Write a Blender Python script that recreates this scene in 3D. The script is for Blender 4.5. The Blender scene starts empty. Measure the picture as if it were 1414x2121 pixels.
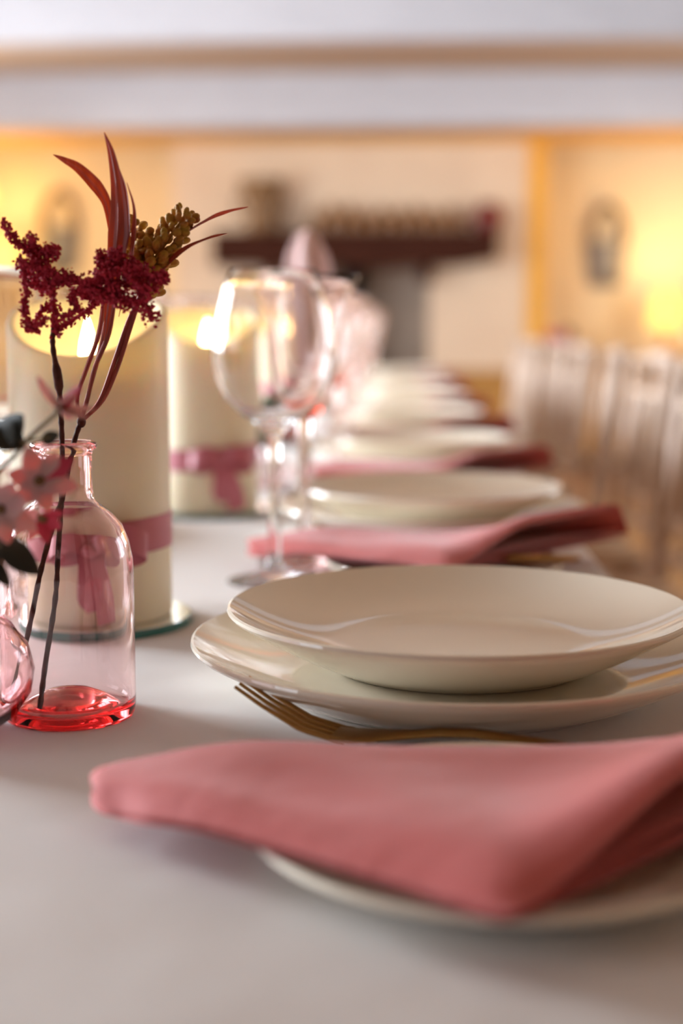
import bpy, bmesh, math, random
from mathutils import Vector, Matrix

PI = math.pi
C = bpy.context.scene.collection
SC = bpy.context.scene
TZ = 0.75            # height of the table top above the floor
CAMZ = TZ + 0.185


def lin(c):
    if isinstance(c, str):
        c = [int(c[i:i + 2], 16) / 255 for i in (0, 2, 4)]
        c = [x / 12.92 if x <= .04045 else ((x + .055) / 1.055) ** 2.4 for x in c]
    return (c[0], c[1], c[2], 1.0)


# ------------------------------------------------------------------ camera
cam = bpy.data.cameras.new('camera')
cam.sensor_fit = 'VERTICAL'
cam.sensor_height = 36
cam.lens = 50
cam.clip_start = 0.02
cam.dof.use_dof = True
cam.dof.focus_distance = 0.685
cam.dof.aperture_fstop = 3.5
cam.dof.aperture_blades = 0
camo = bpy.data.objects.new('camera', cam)
C.objects.link(camo)
camo.location = (0, 0, CAMZ)
camo.rotation_euler = (PI / 2 - math.radians(7.551), 0, math.radians(2.062))
SC.camera = camo

# ------------------------------------------------------------------ world, lights, exposure
world = bpy.data.worlds.new('world')
SC.world = world
world.use_nodes = True
world.node_tree.nodes['Background'].inputs[0].default_value = (0.75, 0.87, 1.0, 1)
world.node_tree.nodes['Background'].inputs[1].default_value = 1.0


def area(name, loc, rot, sx, sy, watts, col):
    l = bpy.data.lights.new(name, 'AREA')
    l.shape = 'RECTANGLE'
    l.size, l.size_y, l.energy, l.color = sx, sy, watts, col
    o = bpy.data.objects.new(name, l)
    C.objects.link(o)
    o.location, o.rotation_euler = loc, rot
    return o


ROOM = dict(x0=-2.85, x1=3.0, y0=-2.6, y1=9.72, h=2.38)
DAY = (0.84, 0.92, 1.0)
LWIN = [(0.2, 16), (2.4, 255), (4.6, 95), (7.0, 70)]   # centre y and watts; first window added to light candles, last for far beam
RWIN = [(3.6, 24), (6.9, 45)]
for y, w in LWIN:
    area('daylight', (ROOM['x0'] - .22, y, 1.45), (0, -PI / 2, 0), 1.15, 1.45, w, DAY)
for y, w in RWIN:
    area('daylight', (ROOM['x1'] + .22, y, 1.45), (0, PI / 2, 0), 1.15, 1.45, w, DAY)
SC.view_settings.view_transform = 'Standard'
SC.view_settings.look = 'None'
SC.view_settings.gamma = 1
SC.view_settings.use_curve_mapping = False
SC.view_settings.exposure = 0.46
SC.cycles.sample_clamp_indirect = 6
SC.cycles.max_bounces = 24
SC.cycles.transmission_bounces = 24
SC.cycles.glossy_bounces = 8
SC.cycles.diffuse_bounces = 6
SC.cycles.transparent_max_bounces = 16
WARM = (1.0, 0.64, 0.30)


# ------------------------------------------------------------------ materials
def mat(name, col, rough=.5, metal=0, spec=.5, bump=None, noise=None, **kw):
    m = bpy.data.materials.new(name)
    m.use_nodes = True
    nt = m.node_tree
    b = nt.nodes['Principled BSDF']
    b.inputs['Base Color'].default_value = lin(col)
    b.inputs['Roughness'].default_value = rough
    b.inputs['Metallic'].default_value = metal
    b.inputs['Specular IOR Level'].default_value = spec
    for k, v in kw.items():
        b.inputs[k.replace('_', ' ')].default_value = v
    tc = nt.nodes.new('ShaderNodeTexCoord')
    if noise:          # (scale, second colour, stretch)
        n = nt.nodes.new('ShaderNodeTexNoise')
        n.inputs['Scale'].default_value = noise[0]
        n.inputs['Detail'].default_value = 5
        mp = nt.nodes.new('ShaderNodeMapping')
        mp.inputs['Scale'].default_value = noise[2] if len(noise) > 2 else (1, 1, 1)
        nt.links.new(tc.outputs['Object'], mp.inputs[0])
        nt.links.new(mp.outputs[0], n.inputs['Vector'])
        mx = nt.nodes.new('ShaderNodeMix')
        mx.data_type = 'RGBA'
        mx.inputs[6].default_value = lin(col)
        mx.inputs[7].default_value = lin(noise[1])
        rp = nt.nodes.new('ShaderNodeMapRange')
        rp.inputs[1].default_value, rp.inputs[2].default_value = .38, .66
        nt.links.new(n.outputs['Fac'], rp.inputs[0])
        nt.links.new(rp.outputs[0], mx.inputs[0])
        nt.links.new(mx.outputs[2], b.inputs['Base Color'])
    if bump:           # list of (kind, scale, strength, distance)
        prev = None
        for kind, sc, st, di in bump:
            if kind == 'wave':
                t = nt.nodes.new('ShaderNodeTexWave')
                t.wave_type = 'BANDS'
                t.bands_direction = 'DIAGONAL'
                t.inputs['Distortion'].default_value = 0.4
            else:
                t = nt.nodes.new('ShaderNodeTexNoise')
                t.inputs['Detail'].default_value = 3
            t.inputs['Scale'].default_value = sc
            nt.links.new(tc.outputs['Object'], t.inputs['Vector'])
            bp = nt.nodes.new('ShaderNodeBump')
            bp.inputs['Strength'].default_value = st
            bp.inputs['Distance'].default_value = di
            nt.links.new(t.outputs['Fac'], bp.inputs['Height'])
            if prev:
                nt.links.new(prev.outputs[0], bp.inputs['Normal'])
            prev = bp
        nt.links.new(prev.outputs[0], b.inputs['Normal'])
    return m


def glass(name, absorb=None, density=0, tint=(1, 1, 1), ior=1.48):
    m = bpy.data.materials.new(name)
    m.use_nodes = True
    nt = m.node_tree
    b = nt.nodes['Principled BSDF']
    b.inputs['Base Color'].default_value = (*tint, 1)
    b.inputs['Roughness'].default_value = 0
    b.inputs['IOR'].default_value = ior
    b.inputs['Transmission Weight'].default_value = 1
    if absorb:
        v = nt.nodes.new('ShaderNodeVolumeAbsorption')
        v.inputs['Color'].default_value = (*absorb, 1)
        v.inputs['Density'].default_value = density
        nt.links.new(v.outputs[0], nt.nodes['Material Output'].inputs['Volume'])
    return m


def emit(name, col, strength):
    m = bpy.data.materials.new(name)
    m.use_nodes = True
    nt = m.node_tree
    nt.nodes.remove(nt.nodes['Principled BSDF'])
    e = nt.nodes.new('ShaderNodeEmission')
    e.inputs[0].default_value = (*col, 1)
    e.inputs[1].default_value = strength
    nt.links.new(e.outputs[0], nt.nodes['Material Output'].inputs[0])
    return m


def pane_mat():
    m = bpy.data.materials.new('window_glass')
    m.use_nodes = True
    nt = m.node_tree
    nt.nodes.remove(nt.nodes['Principled BSDF'])
    t = nt.nodes.new('ShaderNodeBsdfTransparent')
    g = nt.nodes.new('ShaderNodeBsdfGlossy')
    g.inputs['Roughness'].default_value = 0.02
    mx = nt.nodes.new('ShaderNodeMixShader')
    mx.inputs[0].default_value = .06
    nt.links.new(t.outputs[0], mx.inputs[1])
    nt.links.new(g.outputs[0], mx.inputs[2])
    nt.links.new(mx.outputs[0], nt.nodes['Material Output'].inputs[0])
    return m


M = dict(
    wall=mat('cream_plaster', (.84, .72, .48), .85, noise=(3, (.81, .69, .45)), bump=[('noise', 30, .15, .004)]),
    breast=mat('breast_plaster', (.74, .60, .45), .85, noise=(3, (.70, .56, .42)), bump=[('noise', 30, .15, .004)]),
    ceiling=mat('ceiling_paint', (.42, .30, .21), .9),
    beam=mat('painted_beam', (.56, .56, .60), .6, noise=(4, (.51, .51, .55), (1, 8, 8)), bump=[('noise', 14, .3, .01)]),
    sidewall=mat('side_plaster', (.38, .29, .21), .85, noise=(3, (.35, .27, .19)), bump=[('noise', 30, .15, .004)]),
    panel=mat('dark_panelling', (.09, .05, .03), .5, noise=(3, (.06, .03, .02), (6, 6, 1))),
    ochre=mat('soffit_lamp_tint', (.80, .46, .08), .8, noise=(3, (.76, .43, .07))),  # soffit ochre, with the lamps' orange glow put into the colour
    pewter=mat('pewter_grey', (.26, .25, .23), .5, .3, noise=(20, (.20, .19, .17))),
    post=mat('yellow_timber', (.80, .42, .05), .5, noise=(6, (.72, .36, .04), (6, 6, 1))),
    floor=mat('floor_oak', (.34, .17, .07), .45, noise=(4, (.24, .11, .045), (8, .5, 1))),
    white=mat('white_paint', (.85, .85, .85), .45),
    cloth=mat('tablecloth_linen', (.80, .775, .765), .8, bump=[('noise', 5, .25, .02), ('wave', 700, .35, .0006)], Sheen_Weight=.15),
    napkin=mat('napkin_cotton', (.58, .102, .095), .75, noise=(30, (.54, .093, .087)), bump=[('noise', 22, .25, .008), ('noise', 900, .25, .0006)], Sheen_Weight=.3),
    pale_napkin=mat('pale_pink_cotton', (.90, .64, .62), .8, bump=[('noise', 60, .2, .003)]),
    plate=mat('cream_porcelain', (.90, .84, .72), .06, spec=.65, noise=(6, (.89, .83, .705))),
    brass=mat('brushed_gold', (.52, .31, .11), .28, 1, noise=(60, (.46, .27, .09), (1, 8, 8))),
    wax=mat('ivory_wax', (.94, .82, .60), .5, noise=(8, (.92, .80, .58)), Subsurface_Weight=.3, Subsurface_Scale=.03, Subsurface_Radius=(1, .6, .35)),
    ribbon=mat('satin_ribbon', (.56, .15, .19), .4, noise=(20, (.52, .13, .17)), Sheen_Weight=.3),
    mirror=mat('mirror_silver', (.90, .92, .93), .02, 1),
    antique=mat('antique_mirror', (.30, .29, .27), .38, .75, noise=(14, (.22, .20, .17))),
    teal=mat('mirror_edge_glass', (.02, .16, .15), .08, spec=.8),
    flame=emit('led_flame', (1.0, .70, .32), 26),
    clear=glass('clear_glass', ior=1.42),
    pink_glass=glass('pink_tint_glass', (.97, .50, .38), 125),
    blush_glass=glass('blush_glass', (1.0, .70, .66), 25),
    bottle_glass=glass('bottle_pink_glass', (1.0, .22, .22), 74, ior=1.5),
    bulb_glass=glass('bulb_pink_glass', (1.0, .30, .36), 110, ior=1.5),
    stem=mat('brown_stem', (.060, .017, .010), .7, spec=.2, noise=(220, (.11, .032, .02)), bump=[('noise', 500, .5, .001)]),
    green_stem=mat('olive_stem', (.16, .12, .045), .6, noise=(150, (.22, .15, .06))),
    blade=mat('russet_blade', (.38, .095, .070), .55, spec=.2, noise=(160, (.24, .06, .05), (2, 2, .12)), Subsurface_Weight=.15, Subsurface_Scale=.004),
    seed=mat('olive_seed', (.50, .31, .035), .6, spec=.3, noise=(140, (.50, .20, .04))),
    plume=mat('crimson_plume', (.52, .032, .062), .75, spec=.2, noise=(200, (.36, .018, .040))),
    petal=mat('pale_pink_petal', (.60, .33, .33), .6, noise=(90, (.66, .42, .41)), Subsurface_Weight=.2, Subsurface_Scale=.004),
    crimson=mat('crimson_petal', (.55, .03, .07), .55, noise=(120, (.62, .05, .10))),
    leaf=mat('dark_leaf', (.018, .017, .010), .5, noise=(60, (.030, .028, .014))),
    eye=mat('flower_eye', (.17, .09, .03), .8, bump=[('noise', 600, .8, .002)]),
    oak_dark=mat('dark_oak', (.038, .011, .006), .85, spec=.15, noise=(6, (.060, .017, .009), (1, 10, 10)), bump=[('noise', 20, .4, .01)]),
    brown=mat('brown_stoneware', (.22, .12, .045), .5, noise=(12, (.16, .085, .035))),
    amber=mat('amber_jar', (.24, .11, .03), .3, noise=(12, (.19, .08, .02))),
    oxblood=mat('oxblood_pot', (.17, .015, .012), .35, noise=(10, (.12, .012, .01))),
    firebox=mat('firebox_plaster', (.36, .30, .25), .9, noise=(6, (.28, .23, .19))),
    iron=mat('black_iron', (.010, .009, .008), .85, spec=.15, noise=(20, (.016, .015, .014))),
    bronze=mat('bronze_frame', (.20, .11, .035), .5, .1, noise=(30, (.15, .09, .035))),
    lime=mat('limewashed_wood', (.74, .61, .52), .5, noise=(7, (.30, .17, .085), (2.5, 2.5, .7))),
    pad=mat('seat_pad', (.42, .27, .16), .8, noise=(40, (.38, .24, .14))),
    oak=mat('golden_oak', (.47, .24, .055), .5, noise=(5, (.36, .17, .035), (1, 8, 8))),
    shade=emit('lampshade_lit', (1.0, .60, .14), 1.7),
    pinkflower=mat('pink_blossom', (.62, .16, .26), .7, noise=(60, (.70, .28, .36))),
    fabric=mat('grey_fabric', (.4, .4, .4), .8),
    pane=pane_mat(),
)


# ------------------------------------------------------------------ mesh helpers
class MB:
    def __init__(s):
        s.v, s.f = [], []

    def add(s, vs, fs):
        n = len(s.v)
        s.v += [tuple(p) for p in vs]
        s.f += [tuple(i + n for i in f) for f in fs]
        return s

    def box(s, a, b):
        (x0, y0, z0), (x1, y1, z1) = a, b
        return s.add([(x0, y0, z0), (x1, y0, z0), (x1, y1, z0), (x0, y1, z0), (x0, y0, z1), (x1, y0, z1), (x1, y1, z1), (x0, y1, z1)],
                     [(0, 3, 2, 1), (4, 5, 6, 7), (0, 1, 5, 4), (1, 2, 6, 5), (2, 3, 7, 6), (3, 0, 4, 7)])

    def lathe(s, prof, n=32, c=(0, 0, 0), closed=False, sx=1, sy=1):
        """revolve (r, z) pairs; r = 0 closes on the axis; closed joins last to first"""
        rings, vs, fs = [], [], []
        for r, z in prof:
            if r <= 1e-7:
                rings.append([len(vs)])
                vs.append((c[0], c[1], c[2] + z))
            else:
                rings.append(list(range(len(vs), len(vs) + n)))
                for k in range(n):
                    a = 2 * PI * k / n
                    vs.append((c[0] + sx * r * math.cos(a), c[1] + sy * r * math.sin(a), c[2] + z))
        pairs = list(zip(rings, rings[1:])) + ([(rings[-1], rings[0])] if closed else [])
        for A, B in pairs:
            for k in range(n):
                k2 = (k + 1) % n
                if len(A) == 1 and len(B) == 1:
                    break
                if len(A) == 1:
                    fs.append((A[0], B[k2], B[k]))
                elif len(B) == 1:
                    fs.append((A[k], A[k2], B[0]))
                else:
                    fs.append((A[k], A[k2], B[k2], B[k]))
        return s.add(vs, fs)

    def tube(s, pts, rad, n=8, caps=True):
        pts = [Vector(p) for p in pts]
        if not hasattr(rad, '__len__'):
            rad = [rad] * len(pts)
        vs, fs = [], []
        up = Vector((0.13, 0.97, 0.2))
        for i, p in enumerate(pts):
            t = (pts[min(i + 1, len(pts) - 1)] - pts[max(i - 1, 0)])
            t.normalize()
            a = t.cross(up)
            if a.length < 1e-4:
                a = t.cross(Vector((1, 0, 0)))
            a.normalize()
            b = t.cross(a)
            b.normalize()
            up = -b if (-b).dot(up) > 0 else b
            b = up.copy()
            a = b.cross(t)
            for k in range(n):
                an = 2 * PI * k / n
                vs.append(p + rad[i] * (math.cos(an) * a + math.sin(an) * b))
        for i in range(len(pts) - 1):
            for k in range(n):
                k2 = (k + 1) % n
                fs.append((i * n + k, i * n + k2, (i + 1) * n + k2, (i + 1) * n + k))
        if caps:
            fs.append(tuple(range(n))[::-1])
            fs.append(tuple(range((len(pts) - 1) * n, len(pts) * n)))
        return s.add(vs, fs)

    def ball(s, c, r, n=6, sz=1.0):
        pr = [(r * math.sin(PI * i / n), -r * sz * math.cos(PI * i / n)) for i in range(n + 1)]
        pr[0] = (0, pr[0][1])
        pr[-1] = (0, pr[-1][1])
        return s.lathe(pr, max(5, n + 2), c)

    def strip(s, pts, wid, thick=.0006):
        """flat band along pts, wid = list of half-width vectors; closed thin solid"""
        pts = [Vector(p) for p in pts]
        wid = [Vector(w) for w in wid]
        vs, fs = [], []
        for i, p in enumerate(pts):
            t = pts[min(i + 1, len(pts) - 1)] - pts[max(i - 1, 0)]
            n = t.cross(wid[i])
            n = n.normalized() * thick / 2 if n.length > 1e-9 else Vector((0, 0, thick / 2))
            vs += [p - wid[i] - n, p + wid[i] - n, p + wid[i] + n, p - wid[i] + n]
        for i in range(len(pts) - 1):
            for k in range(4):
                k2 = (k + 1) % 4
                fs.append((4 * i + k, 4 * i + k2, 4 * i + 4 + k2, 4 * i + 4 + k))
        fs += [(3, 2, 1, 0), tuple(4 * (len(pts) - 1) + k for k in range(4))]
        return s.add(vs, fs)

    def build(s, name, m, parent=None, smooth=True, angle=40):
        me = bpy.data.meshes.new(name)
        me.from_pydata(s.v, [], s.f)
        bm = bmesh.new()
        bm.from_mesh(me)
        bmesh.ops.recalc_face_normals(bm, faces=bm.faces)
        bm.to_mesh(me)
        bm.free()
        me.materials.append(m)
        if smooth:
            me.polygons.foreach_set('use_smooth', [True] * len(me.polygons))
            me.set_sharp_from_angle(angle=math.radians(angle))
        o = bpy.data.objects.new(name, me)
        C.objects.link(o)
        if parent:
            o.parent = parent
        return o


def tag(o, label, cat, group=None):
    o['label'], o['category'] = label, cat
    if group:
        o['group'] = group
    return o


def thing(name, label, cat, loc=(0, 0, 0), rz=0, group=None):
    o = bpy.data.objects.new(name, None)
    o.empty_display_size = .05
    C.objects.link(o)
    o.location = loc
    o.rotation_euler = (0, 0, rz)
    return tag(o, label, cat, group)


def struct(o):
    o['kind'] = 'structure'
    return o


def dup(root, loc, rz=None, label=None):
    def cp(o, par):
        c = o.copy()
        C.objects.link(c)
        if par:
            c.parent = par
        for ch in kids.get(o, ()):
            cp(ch, c)
        return c
    kids = {}
    for ch in root.children_recursive:
        kids.setdefault(ch.parent, []).append(ch)
    r = cp(root, None)
    r.location = loc
    if rz is not None:
        r.rotation_euler = (0, 0, rz)
    if label:
        r['label'] = label
    return r


def bez(pts, n=6):
    """Catmull-Rom through pts"""
    P = [Vector(p) for p in pts]
    P = [P[0] * 2 - P[1]] + P + [P[-1] * 2 - P[-2]]
    out = []
    for i in range(1, len(P) - 2):
        for k in range(n):
            t = k / n
            a, b, c, d = P[i - 1], P[i], P[i + 1], P[i + 2]
            out.append(.5 * ((2 * b) + (c - a) * t + (2 * a - 5 * b + 4 * c - d) * t * t + (3 * b - a - 3 * c + d) * t ** 3))
    out.append(P[-2])
    return out


def sst(a, b, x):
    t = min(1, max(0, (x - a) / (b - a)))
    return t * t * (3 - 2 * t)


# ------------------------------------------------------------------ the room
R = ROOM
struct(MB().box((R['x0'], R['y0'], -.1), (R['x1'], R['y1'], 0)).build('floor', M['floor'], smooth=False))
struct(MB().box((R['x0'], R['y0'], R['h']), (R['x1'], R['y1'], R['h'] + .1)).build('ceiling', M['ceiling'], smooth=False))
struct(MB().box((R['x0'] - .2, R['y0'] - .2, 0), (R['x1'] + .2, R['y0'], R['h'])).build('wall_back', M['panel'], smooth=False))
struct(MB().box((R['x0'] - .2, R['y1'], 0), (R['x1'] + .2, R['y1'] + .2, R['h'])).build('wall_front', M['wall'], smooth=False))


def side_wall(name, xa, xb, wins):
    mb = MB()
    y = R['y0']
    for yc, _ in wins:
        mb.box((xa, y, 0), (xb, yc - .75, R['h']))
        mb.box((xa, yc - .75, 0), (xb, yc + .75, .85))
        mb.box((xa, yc - .75, 2.05), (xb, yc + .75, R['h']))
        y = yc + .75
    mb.box((xa, y, 0), (xb, R['y1'], R['h']))
    struct(mb.build(name, M['sidewall'], smooth=False))


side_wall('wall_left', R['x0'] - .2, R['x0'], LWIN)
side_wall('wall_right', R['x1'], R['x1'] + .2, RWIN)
wn = 0
for xs, wins in ((R['x0'] - .1, LWIN), (R['x1'] + .1, RWIN)):
    for yc, _ in wins:
        wn += 1
        w = bpy.data.objects.new('window_%d' % wn, None)
        C.objects.link(w)
        w.location = (xs, yc, 1.45)
        struct(w)
        mb = MB()
        for a, b in (((-.03, -.75, -.6), (.03, -.69, .6)), ((-.03, .69, -.6), (.03, .75, .6)), ((-.03, -.69, -.6), (.03, .69, -.54)), ((-.03, -.69, .54), (.03, .69, .6))):
            mb.box(a, b)
        mb.build('frame', M['white'], w, False)
        for yy in (-.25, .25):
            MB().box((-.015, yy - .015, -.54), (.015, yy + .015, .54)).build('mullion', M['white'], w, False)
        for yy in (-.47, 0, .47):
            h = .205 if yy else .235
            MB().box((-.003, yy - h, -.54), (.003, yy + h, .54)).build('pane', M['pane'], w, False)
        sx = .1 if xs < 0 else -.1
        MB().box((min(0, sx * 1.4), -.78, -.63), (max(0, sx * 1.4), .78, -.6)).build('sill', M['white'], w, False)

# ceiling beams: one across the room, one broad one in front of the chimney breast
struct(MB().box((R['x0'], 5.88, 2.065), (R['x1'], 5.97, R['h'])).build('trim_1', M['beam'], smooth=False))
struct(MB().box((R['x0'], 8.5, 2.078), (R['x1'], 8.74, R['h'])).build('trim_2', M['beam'], smooth=False))
# plastered soffit behind the beam, carried by the breast
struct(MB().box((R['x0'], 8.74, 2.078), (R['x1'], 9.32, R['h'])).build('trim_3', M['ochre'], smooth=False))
struct(MB().box((.855, 9.29, 0), (.975, 9.40, 2.078)).build('trim_4', M['post'], smooth=False))
struct(MB().box((-1.42, 9.3, 0), (-.62, R['y1'], 2.078)).build('wall_breast_left', M['breast'], smooth=False))
struct(MB().box((.235, 9.3, 0), (.855, R['y1'], 2.078)).build('wall_breast_right', M['breast'], smooth=False))
struct(MB().box((-.62, 9.3, 1.33), (.235, R['y1'], 2.078)).build('wall_breast_upper', M['breast'], smooth=False))
struct(MB().box((-.62, 9.62, 0), (.235, 9.70, 1.33)).build('wall_firebox', M['firebox'], smooth=False))
struct(MB().box((R['x0'], R['y1'] - .02, 0), (-1.42, R['y1'], .12)).build('baseboard_left', M['white'], smooth=False))
struct(MB().box((.975, R['y1'] - .02, 0), (R['x1'], R['y1'], .12)).build('baseboard_right', M['white'], smooth=False))

# ------------------------------------------------------------------ the long table
X0, X1, Y0, Y1 = -.53, .163, -.35, 4.95
tb = thing('banquet_table', 'long narrow trestle table hidden beneath the white tablecloth', 'table', ((X0 + X1) / 2, 2.3, 0))
MB().box((X0 + .006 - tb.location.x, Y0 + .006 - 2.3, TZ - .034), (X1 - .006 - tb.location.x, Y1 - .006 - 2.3, TZ - .004)).build('tabletop', M['oak'], tb, False)
for sx in (-1, 1):
    for yy in (-2.4, 0, 2.4):
        MB().box((sx * .20 - .025, yy - .025, 0), (sx * .20 + .025, yy + .025, TZ - .034)).build('leg', M['oak'], tb, False)


def cloth():
    rnd = random.Random(4)
    per = []
    st = .02
    def side(a, b):
        L = math.hypot(b[0] - a[0], b[1] - a[1])
        n = max(2, int(L / st))
        nx, ny = (b[1] - a[1]) / L, -(b[0] - a[0]) / L
        for i in range(n):
            t = i / n
            per.append((a[0] + (b[0] - a[0]) * t, a[1] + (b[1] - a[1]) * t, nx, ny))
    side((X0, Y0), (X1, Y0)); side((X1, Y0), (X1, Y1)); side((X1, Y1), (X0, Y1)); side((X0, Y1), (X0, Y0))
    n = len(per)
    vs, fs = [], []
    prof = [(-.006, 0), (-.002, -.001), (.0005, -.004), (.002, -.012), (.004, -.04), (.007, -.09), (.010, -.15), (.013, -.21)]
    for j, (off, dz) in enumerate(prof):
        for i, (x, y, nx, ny) in enumerate(per):
            s = i * st
            wv = (math.sin(s * 21) + .6 * math.sin(s * 34 + 1)) * .008 * max(0, (j - 3) / 4)
            o = off + wv + .006 * max(0, (j - 3) / 4)
            vs.append((x + nx * o, y + ny * o, TZ + dz))
    for j in range(len(prof) - 1):
        for i in range(n):
            i2 = (i + 1) % n
            fs.append((j * n + i, j * n + i2, (j + 1) * n + i2, (j + 1) * n + i))
    fs.append(tuple(range(n)))
    o = MB().add(vs, fs).build('tablecloth', M['cloth'])
    md = o.modifiers.new('thickness', 'SOLIDIFY')
    md.thickness, md.offset = .0015, -1
    return o


cl = tag(cloth(), 'white woven tablecloth running the whole length of the long table', 'tablecloth')


# ------------------------------------------------------------------ place settings
ORD = ['first', 'second', 'third', 'fourth', 'fifth', 'sixth', 'seventh', 'eighth', 'ninth', 'tenth']
STEP = .55


def plate_prof(rf, rr, zf, zr, th=.0042, pw=1.9):
    """coupe plate: foot radius, rim radius, floor height, rim height"""
    up = []
    for i in range(13):
        t = i / 12
        up.append((rf * .9 + (rr - rf * .9) * t, zf + (zr - zf) * (t ** pw)))
    top = [(0, zf), (rf * .55, zf)] + up
    r, z = up[-1]
    rim = [(r + .0012, z - .0006), (r + .0015, z - .0019), (r + .0006, z - .0032)]
    under = []
    for i in range(11, 0, -1):
        t = i / 12
        under.append((rf + .0015 + (rr - rf - .0015) * t, .0014 + (zr - .0036 - .0014) * (t ** 1.22)))
    foot = [(rf + .0008, .0006), (rf, 0), (rf - .003, .0), (rf - .0045, .0010), (rf - .006, max(.0022, zf - th)), (0, max(.0022, zf - th))]
    return top + rim + under + foot


def setting_objects():
    big = tag(MB().lathe(plate_prof(.086, .1345, .0125, .0280), 96).build('dinner_plate', M['plate']), '', 'plate', 'dinner plates along the table')
    top = tag(MB().lathe(plate_prof(.066, .1165, .0130, .0305), 96).build('starter_plate', M['plate']), '', 'plate', 'starter plates on the dinner plates')
    side = tag(MB().lathe(plate_prof(.056, .0862, .0060, .0150, .0036), 72).build('bread_plate', M['plate']), '', 'plate', 'bread plates under the napkins')
    return big, top, side


big0, top0, side0 = setting_objects()


def wine_glass():
    o = [(0, .0022), (.020, .0016), (.031, .0006), (.033, .0002), (.0345, .0007), (.0345, .0014), (.030, .0032), (.015, .0062), (.0065, .0110), (.0048, .020), (.0044, .050), (.0046, .085), (.0062, .106),
         (.012, .1135), (.024, .1215), (.035, .1335), (.0415, .1475), (.0440, .1600), (.0430, .1755), (.0395, .1930), (.0350, .2090), (.0308, .2220), (.0303, .2226)]
    i = [(.0298, .2220), (.0340, .2088), (.0385, .1928), (.0420, .1754), (.0429, .1600), (.0404, .1480), (.0338, .1345), (.0230, .1228), (.0110, .1158), (0, .1142)]
    return MB().lathe(o + i, 64).build('wine_glass', M['clear'], angle=60)


def goblet():
    t = thing('pink_goblet', '', 'glass', group='pink goblets along the table')
    st = [(0, .0022), (.020, .0016), (.032, .0006), (.034, .0002), (.0355, .0007), (.0355, .0014), (.030, .0032), (.015, .0062), (.0068, .0110), (.0050, .022), (.0046, .060), (.0050, .095), (.0066, .1118), (.0030, .1140), (0, .1142)]
    MB().lathe(st, 48).build('stem', M['blush_glass'], t, angle=60)
    o = [(0, .1146), (.0034, .1144), (.0072, .1128), (.0135, .1175), (.0195, .1235), (.0225, .1330), (.0245, .1470), (.0268, .1650), (.0300, .1830), (.0345, .2010), (.0390, .2130), (.0425, .2200), (.0424, .2206)]
    i = [(.0417, .2204), (.0379, .2128), (.0333, .2006), (.0288, .1828), (.0256, .1648), (.0233, .1468), (.0213, .1336), (.0183, .1248), (.0125, .1192), (0, .1182)]
    MB().lathe(o + i, 64).build('bowl', M['pink_glass'], t, angle=60)
    return t


wg0 = tag(wine_glass(), '', 'glass', 'wine glasses along the table')
gb0 = goblet()


# folded napkin: three pads stacked, closed along the back and left, open along the front-right edge
def napkin_front(u):
    B, Cc, D = (-.152, -.004), (-.004, -.110), (.142, .048)
    k = .5
    e = .018
    def seg(t):
        if t < k:
            s = t / k
            return (B[0] + (Cc[0] - B[0]) * s, B[1] + (Cc[1] - B[1]) * (s ** 1.12))
        s = (t - k) / (1 - k)
        return (Cc[0] + (D[0] - Cc[0]) * s, Cc[1] + (D[1] - Cc[1]) * s)
    a, b = seg(max(0, u - e)), seg(min(1, u + e))
    m = seg(u)
    if abs(u - k) < e:
        return ((a[0] + b[0] + 2 * m[0]) / 4, (a[1] + b[1] + 2 * m[1]) / 4)
    return m


def napkin_back(u):
    return (-.142 + u * .295, .038 + .008 * math.sin(PI * u) + .014 * u)


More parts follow.
